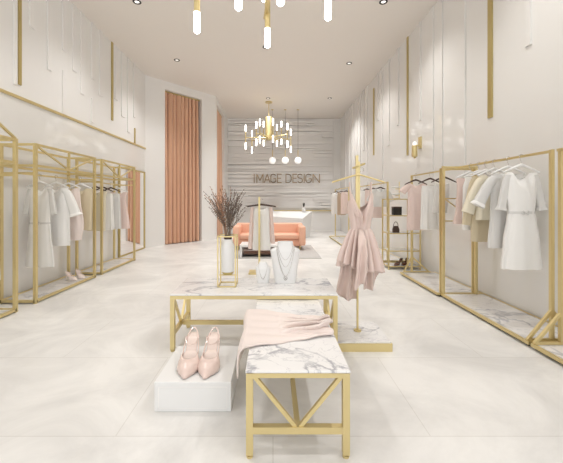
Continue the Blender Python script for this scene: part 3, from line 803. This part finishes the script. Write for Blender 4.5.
# ------------------------------------------------------------------ left racks with braced tops
def left_rack(label, y0, y1, gable=False):
    t = thing('clothes_rack', label, 'clothes rack', (-3.33, (y0 + y1) / 2, 0), 0, 'brass clothes racks along the left wall')
    xf, xb, l = .23, -.22, (y1 - y0) / 2
    g = .038 if y0 > 4 else .038
    z0, zt, zl = .0, 2.09, 1.80
    for x in (xf, xb):
        for y in (-l, l): MB().bar((x, y, z0), (x, y, zt), g).build('post', M['gold'], t)
    mb = MB()
    for x in (xf, xb): mb.bar((x, -l, .03), (x, l, .03), g, .03)
    for y in (-l, l): mb.bar((xb, y, .03), (xf, y, .03), g, .03)
    mb.build('base_frame', M['gold'], t)
    MB().box(xb + g / 2, xf - g / 2, -l + g / 2, l - g / 2, .012, .036).build('marble_base', M['marble2'], t)
    mb = MB(); e = g * .8
    for z in (zt - e / 2, zl):
        for x in (xf, xb): mb.bar((x, -l, z), (x, l, z), e)
        for y in (-l, l): mb.bar((xb, y, z), (xf, y, z), e)
    mb.build('top_frame', M['gold'], t)
    for x in (xf, xb):
        if gable:
            if x == xf:
                for s_ in (-1, 1): MB().bar((x, s_ * l, zt), (x, 0, zt + .40), e * .8).build('brace', M['gold'], t)
        else:
            if x == xf: MB().bar((x, 0, zl), (x, 0, zt), e * .8).build('brace', M['gold'], t)
            if x == xf:
                for s_ in (-1, 1): MB().bar((x, s_ * (l - .02), zt - .03), (x, s_ * .02, zl + .01), e * .7).build('brace', M['gold'], t)
    zr = LZ if y0 < 5.6 else 1.68
    if gable: zr = LZ - .05
    MB().bar((0, -l, zr), (0, l, zr), .022).build('hanging_rail', M['gold'], t)
    mb = MB()
    for y in (-l, l): mb.bar((xb, y, zr), (xf, y, zr), .026)
    mb.build('rail_bracket', M['gold'], t)
left_rack('nearest left brass clothes rack, cut off by the photo edge', 2.35, 3.79, True)
left_rack('middle left brass clothes rack with white, pink and beige clothes', 4.11, 5.47)
left_rack('far left brass clothes rack in front of the leaning mirror', 5.70, 7.04)

# mirror on the left wall
t = thing('wall_mirror', 'tall brass framed mirror against the left wall reflecting the apricot curtain', 'mirror', (XL + .014, 8.1, 0))
l, zt = .70, 2.10
MB().box(.006, .026, -l, l, .02, zt).build('mirror_glass', M['mirror'], t)
mb = MB().box(0, .045, -l - .035, -l, 0, zt + .035).box(0, .045, l, l + .035, 0, zt + .035).box(0, .045, -l, l, 0, .03).box(0, .045, -l, l, zt, zt + .035)
mb.build('frame', M['dgold'], t)
# pink heels on the middle left rack
sm = (M['pink_cloth'], M['insole'], M['shoe_d'])
for k, (x, y, rz, w) in enumerate([(-3.19, 5.12, 1.2, 'nearer'), (-3.14, 5.24, 1.0, 'farther')]):
    pump(f'dusty pink strapped heel on the left rack base, {w} of the pair', (x, y, .037), rz, sm, .25, .10, .10, 'pink heels on the left rack base')

# ------------------------------------------------------------------ right racks
XF_, XB_ = 2.335, 2.82
def base_box(t, x0, x1, y0, y1):
    MB().box(x0 + .035, x1, y0 + .01, y1 - .01, 0, .022).build('plinth', M['black'], t)  # black colour gives the shadow under the platform front
    mb = MB().box(x0, x0 + .022, y0, y1, .024, .056).box(x1 - .02, x1, y0, y1, .024, .056).box(x0 + .022, x1 - .02, y0, y0 + .02, .024, .056).box(x0 + .022, x1 - .02, y1 - .02, y1, .024, .056)
    mb.build('base_frame', M['gold'], t)
    MB().box(x0 + .022, x1 - .02, y0 + .02, y1 - .02, .023, .05).build('marble_base', M['marble2'], t)
def aframe(t, y, x=RX - .0, z=RZ, feet=True, g=.036):
    MB().bar((x, y, .056), (x, y, z + g / 2), g).build('post', M['gold'], t)
    for xx in (XF_ + .012, XB_ - .02): MB().bar((xx, y, .06), (x, y, .335), .024).build('strut', M['gold'], t)
    MB().bar((XF_ + .01, y, .064), (XB_, y, .064), .022).build('foot_bar', M['gold'], t)
def portal(t, y, z, g=.034, brace=False):
    for xx in (XF_ + .017, XB_ - .017): MB().bar((xx, y, .056), (xx, y, z + g / 2), g).build('post', M['gold'], t)
    MB().bar((XF_ + .017, y, z), (XB_, y, z), g * .8).build('top_bar', M['gold'], t)
    if brace:
        for zz_ in (1.37, 1.06): MB().bar((XF_ + .017, y, zz_), (XB_, y, zz_), .016).build('cross_bar', M['gold'], t)
        MB().bar((XF_ + .03, y, 1.37), (XB_ - .03, y, 1.06), .014).build('brace', M['gold'], t)
t = thing('clothes_rack', 'long right brass rack with white, cream, beige and pink clothes', 'clothes rack', (0, 0, 0), 0, 'brass clothes racks along the right wall')
base_box(t, XF_, 2.93, 2.88, 4.37); aframe(t, 2.905, g=.030); portal(t, 4.352, RZ, brace=True)
MB().bar((RX, 2.905, RZ), (RX, 4.352, RZ), .024).build('hanging_rail', M['gold'], t)
t = thing('clothes_rack', 'nearest right brass rack, cut off by the right photo edge', 'clothes rack', (0, 0, 0), 0, 'brass clothes racks along the right wall')
base_box(t, XF_, 2.93, 1.20, 2.855); aframe(t, 2.828, 2.585, g=.030); aframe(t, 1.24)
MB().bar((RX, 1.24, RZ), (RX, 2.842, RZ), .024).build('hanging_rail', M['gold'], t)
t = thing('clothes_rack', 'second right brass rack with pink blouse and dark hangers', 'clothes rack', (0, 0, 0), 0, 'brass clothes racks along the right wall')
base_box(t, 2.29, 2.93, 4.39, 5.68); aframe(t, 5.655, 2.49, 1.78, g=.03); portal(t, 4.42, 1.78, .026)
MB().bar((2.49, 4.42, 1.78), (2.49, 5.655, 1.78), .022).build('hanging_rail', M['gold'], t)
def far_rack(label, x, xb, y0, y1, zr):
    t = thing('clothes_rack', label, 'clothes rack', (0, 0, 0), 0, 'brass clothes racks along the right wall')
    base_box(t, x - .22, xb, y0 - .02, y1 + .02)
    for y in (y0 + .03, y1 - .03):
        MB().bar((x, y, .056), (x, y, zr + .015), .034).build('post', M['gold'], t)
        MB().bar((x - .2, y, .064), (xb, y, .064), .024).build('foot_bar', M['gold'], t)
    MB().bar((x, y0 + .03, zr), (x, y1 - .03, zr), .026).build('hanging_rail', M['gold'], t)
far_rack('distant right brass rack behind the satin dress', 2.42, 2.85, 6.62, 8.9, 1.72)
far_rack('farthest right brass rack with the taupe jacket near back wall', 2.22, 2.75, 9.2, 11.25, 1.72)

# étagère
t = thing('shelf_unit', 'brass open shelf unit holding dark shoes and a black box by the right wall', 'shelf', (2.545, 6.27, 0))
w, l, zt = .305, .17, 1.375
for sx in (-1, 1):
    for sy in (-1, 1): MB().bar((sx * w, sy * l, 0), (sx * w, sy * l, zt), .024).build('post', M['gold'], t)
MB().bar((.06, -l, 0.06), (.06, -l, zt), .02).build('post', M['gold'], t)
SHZ = [.06, .36, .70, 1.045, 1.365]
for z in SHZ:
    mb = MB()
    for s_ in (-1, 1): mb.bar((-w, s_ * l, z), (w, s_ * l, z), .02).bar((s_ * w, -l, z), (s_ * w, l, z), .02)
    sh = mb.build('shelf_frame', M['gold'], t)
    if z < 1.3: MB().box(-w + .01, w - .01, -l + .01, l - .01, z - .006, z + .008).build('shelf_board', M['marble2'] if z < .1 else M['white'], sh)
sx0, sy0 = 2.545, 6.27
o = MB().box(-.08, .08, -.06, .06, 0, .14, .006, 2)
t = thing('gift_box', 'black box on the third shelf of the brass shelf unit', 'box', (sx0 - .10, sy0 - .04, SHZ[3] + .0085))
o.build('body', M['black'], t); MB().box(-.083, .083, -.063, .063, .1405, .165, .004, 1).build('lid', M['dark'], t)
# small dark bag
t = thing('handbag', 'small dark clutch bag below the black box on the shelf unit', 'bag', (sx0 - .12, sy0 - .05, SHZ[2] + .0085))
MB().loft([[Vector((x * k, y * k2, z)) for x, y in ((-.06, -.03), (.06, -.03), (.06, .03), (-.06, .03))] for z, k, k2 in ((0, 1, 1), (.06, 1.05, .9), (.13, .75, .25))]).build('body', M['dark'], t)
MB().tube([(.045 * math.cos(PI * k / 10), 0, .12 + .09 * math.sin(PI * k / 10)) for k in range(11)], .006, 6).build('handle', M['dark'], t, True)
bm_ = (M['brown'], M['brown'], M['dark'])
for x, y, rz, w_ in ((-.10, -.12, -1.1, 'left'), (.05, -.12, -.9, 'right')):
    pump(f'{w_} dark brown high heel on the base of the brass shelf unit', (sx0 + x - .08, sy0 + y + .0, SHZ[0] + .0085), rz, bm_, .23, .095, .115, 'brown heels on the shelf unit', False)
# dish stand on top
t = thing('display_stand', 'small brass stand with two white dishes on top of the shelf unit', 'display stand', (XW(396.5, 6.2), 6.2, SHZ[4]+.0105))
MB().lathe([(.001, 0), (.06, 0), (.06, .01), (.001, .01)], n=20).build('base', M['gold'], t, True)
MB().tube([(.055, 0, .0), (.055, 0, .33)], .010, 8).build('post', M['gold'], t, True)
for z in (.07, .2): 
    MB().lathe([(.001, 0), (.05, .0), (.085, .03), (.08, .04), (.001, .04)], (-.02, 0, z), 20, 1, .7).build('dish', M['white'], t, True)
    MB().bar((.055, 0, z - .008), (-.02, 0, z - .008), .012).build('arm', M['gold'], t)
# wall sconce
t = thing('wall_sconce', 'brass wall sconce with small glass tube on the right wall', 'wall light', (XR, 6.3, 2.36))
MB().box(-.022, 0, -.06, .06, .02, .25).build('back_plate', M['gold'], t)
MB().bar((-.022, 0, .08), (-.12, 0, .08), .022).build('arm', M['gold'], t)
MB().lathe([(.001, -.15), (.045, -.15), (.055, -.13), (.055, .06), (.05, .08), (.001, .08)], (-.12, 0, .0), 18).build('cup', M['gold'], t, True)
MB().lathe([(.001, 0), (.03, 0), (.03, .06), (.001, .07)], (-.12, 0, .081), 16).build('glass_tube', M['sconce'], t, True)
MB().lathe([(.001, 0), (.02, 0), (.03, -.02), (.001, -.03)], (-.12, 0, -.151), 16).build('lower_tip', M['gold'], t, True)

# ------------------------------------------------------------------ satin dress on its stand
SX, SY = .817, 3.046
t = thing('dress_stand', 'brass pole stand on square marble base carrying the satin dress', 'display stand', (SX, SY, 0))
MB().box(-.246, .246, -.246, .246, 0, .072).build('brass_base', M['gold'], t)
MB().box(-.238, .238, -.238, .238, .0725, .085).build('marble_plate', M['marble'], t)
MB().lathe([(.001, 0), (.035, 0), (.035, .012), (.001, .012)], (0, 0, .085), 20).build('flange', M['gold'], t, True)
MB().tube([(0, 0, .097), (0, 0, 1.25)], .0105, 12).build('pole', M['gold'], t, True)
zt = ZW(155.5, SY)
MB().box(-.018, .006, -.012, .012, 1.25, zt).build('upright', M['gold'], t)
MB().box(.008, .022, -.010, .010, 1.20, zt - .06).build('side_bar', M['gold'], t)
MB().bar((-.055, -.05, ZW(168.5, SY)), (.085, .06, ZW(163, SY)), .018).build('cross_bar', M['gold'], t)
zh = ZW(171, SY)
t = thing('hanger', 'large brass hanger on the pole stand holding the satin dress', 'hanger', (SX, SY - .03, zh), 0, 'clothes hangers')
MB().tube([(.03 + .022 * math.cos(a), 0, .012 + .022 * math.sin(a)) for a in [math.radians(-120 + 24 * k) for k in range(11)]], .0045, 8).build('hook', M['silver'], t, True)
sp = [(.25 * f, 0, -.035 - .075 * abs(f) ** 1.05) for f in [-1 + k / 6 for k in range(13)]]
MB().tube(sp, .0085, 8).build('shoulder_bar', M['gold'], t, True)
DZ = 1.0 / 103.4
def satin_dress():
    x0, y0 = XW(360.5, SY - .03), SY - .03
    t = thing('dress', 'blush satin strapped dress with uneven ruffled hem on the pole stand', 'dress', (x0, y0, 0))
    Z = lambda y: ZW(y, SY)
    k = SY / F
    # bodice
    prof = [(Z(196), .095, .05, .0, .2), (Z(204), .125, .06, .0, .5), (Z(214), .118, .055, 0, .6), (Z(222), .102, .05, 0, .5), (Z(229), .094, .046, 0, .4)]
    rings = []
    n = 72
    for i in range(17):
        f = i / 16; z = lerp(Z(198), Z(229), f)
        W_ = interp([(-p[0], p[1]) for p in prof], -z); D_ = interp([(-p[0], p[2]) for p in prof], -z)
        ring = []
        for j in range(n):
            a = 2 * PI * j / n; c, s_ = math.cos(a), math.sin(a)
            x = W_ * math.copysign(abs(c) ** .9, c)
            pl = .030 * math.sin(10 * (x / W_) * (1 - .35 * f) + 3 * f * math.copysign(1, x)) * (1 - .3 * f) if s_ < 0 else 0
            y = D_ * s_ * (1 + .25 * math.exp(-((abs(c) - .5) / .25) ** 2) * (f > .1) * (1 - f)) + pl * (1 - abs(c))
            dz = 0
            g = max(0, 1 - f * 1.25)
            if s_ < 0: dz = -.155 * g * max(0, 1 - abs(x) / .085)
            else: dz = -.09 * g * max(0, 1 - (abs(x) / .11) ** 2)
            ring.append(Vector((x, y, z + dz)))
        rings.append(ring)
    MB().loft(rings, False, False).build('bodice', M['pink_satin'], t, True)
    for s_ in (-1, 1):
        MB().tube([(s_ * .088, -.035, Z(200)), (s_ * .102, -.008, Z(190)), (s_ * .104, 0, Z(182.2)), (s_ * .104, .010, Z(182.4)), (s_ * .09, .035, Z(200))], .0055, 6).build('strap', M['pink_satin'], t, True)
        rings = []
        for i in range(9):
            f = i / 8; z = lerp(Z(193.5), Z(216), f); hw_ = lerp(.012, .026, math.sin(PI * min(1, f * .8)))
            x = s_ * lerp(.10, .035, f ** 1.3); y = lerp(-.036, -.066, math.sin(f * PI * .6))
            rings.append([Vector((x - hw_, y + .004, z)), Vector((x, y - .012, z)), Vector((x + hw_, y + .004, z)), Vector((x, y + .012, z))])
        MB().loft(rings).build('bodice_fold', M['pink_satin'], t, True)
    # short pleated skirt
    n = 288
    def hem(a):
        c, s_ = math.cos(a), math.sin(a)
        if s_ < 0:                                  # front: left short, right mid
            return Z(268.5) + (Z(259) - Z(268.5)) * max(0, -c) ** 1 - .05 * max(0, c - .55)
        return Z(266)
    rings = []
    for i in range(25):
        f = i / 24; ring = []
        for j in range(n):
            a = 2 * PI * j / n; c, s_ = math.cos(a), math.sin(a)
            flare = f ** .72
            wx = lerp(.092, .205, flare); wy = lerp(.044, .15, flare)
            ph = 14 * a + 1.1 * math.sin(3 * a) + .8
            pl = (.6 - 1.9 * (1 - abs(math.sin(ph / 2))) + .15 * math.sin(ph + 1)) * (.010 + .050 * min(1, f * 1.3))
            x = wx * c + pl * c - .006 * f; y = wy * s_ + pl * s_ * 1.0
            z = lerp(Z(228), hem(a) + .004 * math.sin(ph), f)
            ring.append(Vector((x, y, z)))
        rings.append(ring)
    o = MB().loft(rings, False, False).build('skirt', M['pink_satin'], t, True)
    md = o.modifiers.new('thick', 'SOLIDIFY'); md.thickness = .003
    # long front panel (left) and hanging back panel (right)
    def panel(nm, xt0, xt1, yt, zt_, rows, fold, nfold):
        """rows: (f, x left, x right, y)"""
        rings = []
        for i in range(29):
            f = i / 28
            xl = interp([(r[0], r[1]) for r in rows], f); xr = interp([(r[0], r[2]) for r in rows], f); yy = interp([(r[0], r[3]) for r in rows], f)
            row = []
            for j in range(33):
                u = j / 32; zb = interp(fold, u)
                row.append(Vector((lerp(xl, xr, u), yy - .026 * math.sin(PI * u) * (1 - .3 * f) - .024 * math.sin(nfold * 2 * PI * u + 1.5 * f) * min(1, f * 2), lerp(zt_, zb, f))))
            rings.append(row)
        o = MB().loft(rings, closed=False).build(nm, M['pink_satin'], t, True)
        md = o.modifiers.new('thick', 'SOLIDIFY'); md.thickness = .003
    X = lambda px: XW(px, SY - .15) - x0
    panel('front_panel', 0, 0, 0, Z(229), [(0, -.035, .014, -.058), (.3, -.07, .018, -.155), (.6, -.095, .02, -.195), (1, -.115, .022, -.19)],
          [(0, .55), (.2, .535), (.5, .60), (1, .70)], 1.5)
    panel('back_panel', 0, 0, 0, Z(232), [(0, -.0, .09, .04), (.5, .04, .18, .08), (1, .052, .212, .10)],
          [(0, .47), (.55, .465), (.62, .50), (1, .64)], 2)
    panel('side_panel', 0, 0, 0, Z(232), [(0, -.09, .0, .03), (.5, -.18, -.01, .07), (1, -.222, -.008, .08)],
          [(0, .43), (.3, .395), (.6, .365), (1, .385)], 2)
satin_dress()

# ------------------------------------------------------------------ second stand with vest
Y2 = 5.9; X2 = XW(259.5, Y2)
t = thing('dress_stand', 'thin brass pole stand behind the table carrying the white and beige top', 'display stand', (X2, Y2 - .09, 0))
MB().box(-.19, .06, -.12, .16, 0, .03).build('base', M['gold'], t)
MB().bar((0, 0, .03), (0, 0, ZW(197, Y2)), .034).build('pole', M['gold'], t)
zr2 = ZW(200.5, Y2)
MB().bar((0, -.02, zr2), (0, .12, zr2), .02).build('hook_arm', M['gold'], t)
hung('vest', 'white front top with beige sides hanging on the thin pole stand', 'white and beige top', XW(261.5, Y2), Y2, zr2 + .01, M['cwhite'], M['dark'], 'dark brown',
     P((-.15, .115, .018, 0, .1), (-.24, .15, .04, 0, .4), (-.93, .17, .05, 0, .9)), hw=.27, drop=.125, folds=5, amp=.008, neck=.05, group='clothes on pole stands',
     extra=lambda t: [MB().loft([[Vector((s_ * (lerp(.175, .215, f) + .028 * math.cos(a) * (1 + .5 * f)), .05 * math.sin(a) * (1 + .2 * f), lerp(-.135, -.86 + .05 * s_, f))) for a in [2 * PI * j / 14 for j in range(14)]] for f in [k / 10 for k in range(11)]]).build('side_panel', M['pink_pale'], t, True) for s_ in (-1, 1)])

# ------------------------------------------------------------------ lounge: rug, coffee table, sofa, counter
o = MB().box(-1.15, 1.12, 7.25, 9.35, .001, .014).build('rug', M['rug'])
tag(o, 'flat grey rug under the sofa and white coffee table', 'rug')
t = thing('coffee_table', 'low white coffee table on the grey rug in front of the sofa', 'coffee table', (-.25, 7.62, .0145))
MB().box(-.53, .53, -.28, .28, .235, .29, .01).build('top', M['white'], t)
for s_ in (-1, 1): MB().box(s_ * .50 - .028, s_ * .50 + .028, -.27, .27, 0, .2345, .006, 1).build('side_panel', M['white'], t)
MB().box(-.470, .470, -.2, .26, .04, .07).build('shelf', M['dark'], t)
sx, sy = -.10, 8.75
t = thing('sofa', 'salmon pink leather sofa on the grey rug facing the camera', 'sofa', (sx, sy, .0145))
w = .97
MB().box(-w + .16, w - .16, -.36, .22, .28, .415, .035, 3).build('seat', M['sofa'], t, True)
MB().box(-w + .02, w - .02, .22, .42, .14, .68, .05, 3).build('backrest', M['sofa'], t, True)
for s_ in (-1, 1):
    MB().box(s_ * (w - .09) - .09, s_ * (w - .09) + .09, -.42, .40, .12, .64, .055, 3).build('armrest', M['sofa'], t, True)
    for y in (-.33, .34):
        MB().lathe([(.001, 0), (.014, 0), (.024, .13), (.001, .13)], (s_ * (w - .15), y, 0), 12).build('leg', M['gold'], t, True)
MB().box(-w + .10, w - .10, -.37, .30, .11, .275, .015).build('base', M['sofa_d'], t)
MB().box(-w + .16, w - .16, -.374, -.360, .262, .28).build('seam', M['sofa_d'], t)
# counter: faceted white block
t = thing('reception_counter', 'white faceted reception counter behind the salmon sofa', 'counter', (0, 10.9, 0))
def hex_(pts): return pts
xl, xr0, xr1 = -.75, XW(302.3, 10.6), XW(312, 11.6)
yf, yb = 10.6 - 10.9, 11.6 - 10.9
zf, zb = ZW(219.3, 10.6), ZW(211.8, 11.6)
mb = MB()
lo = [Vector((xl, yf + .12, 0)), Vector((xr0 - .02, yf + .12, 0)), Vector((xr1 - .06, yb, 0)), Vector((xl, yb, 0))]
mi = [Vector((xl, yf, zf)), Vector((xr0, yf, zf)), Vector((xr1, yb, zb)), Vector((xl, yb, zb))]
mi[0].z = zf + .12
mb.loft([lo, mi]).build('body', M['white'], t)
top = [p.copy() for p in mi]
MB().loft([[p + Vector((0, 0, .001)) for p in mi], [p + Vector((0, 0, .022)) for p in mi]]).build('top', M['white'], t)
px_, Yp = 303.8, 11.4
zc = .895
t = thing('bud_vase', 'small white bud vase with dark sprig on the reception counter', 'vase', (XW(px_, Yp), Yp, ZW(211.0, Yp)-.03))
MB().lathe([(.001, 0), (.06, 0), (.07, .05), (.05, .13), (.025, .16), (.001, .16)], n=18).build('body', M['white'], t, True)
mb = MB()
for k in range(5):
    a = k * 1.3; mb.tube([(0, 0, .15), (.02 * math.cos(a), .02 * math.sin(a), .25), (.035 * math.cos(a), .035 * math.sin(a), .33)], [.006, .022, .004], 6)
mb.build('sprig', M['screen'], t, True)

# ------------------------------------------------------------------ chandelier light + plain world light, the unseen end left open to let it in
def point(n, loc, e, r, col=(1, .90, .76)):
    l = bpy.data.lights.new(n, 'POINT'); l.energy = e; l.shadow_soft_size = r; l.color = col
    o = bpy.data.objects.new(n, l); COL.objects.link(o); o.location = loc
W = bpy.data.worlds.new('World'); SC.world = W; W.use_nodes = True
bg = W.node_tree.nodes['Background']; bg.inputs['Color'].default_value = (1, 1, 1, 1); bg.inputs['Strength'].default_value = 1.35

# ------------------------------------------------------------------ camera
cam = bpy.data.cameras.new('camera'); co = bpy.data.objects.new('camera', cam); COL.objects.link(co)
co.location = (0, 0, EYE); co.rotation_euler = (PI / 2, 0, 0)
cam.sensor_fit = 'HORIZONTAL'; cam.sensor_width = 36; cam.lens = F / 563 * 36
cam.shift_x = (281.5 - VX) / 563; cam.shift_y = (VY - 231.5) / 563
cam.clip_start = .05; cam.clip_end = 100
SC.camera = co
SC.cycles.use_denoising = True
SC.cycles.max_bounces = 10; SC.cycles.diffuse_bounces = 6; SC.cycles.glossy_bounces = 4
SC.cycles.sample_clamp_indirect = 6
vs = SC.view_settings
vs.view_transform = 'Standard'; vs.look = 'None'; vs.gamma = 1; vs.use_curve_mapping = False
vs.exposure = .44
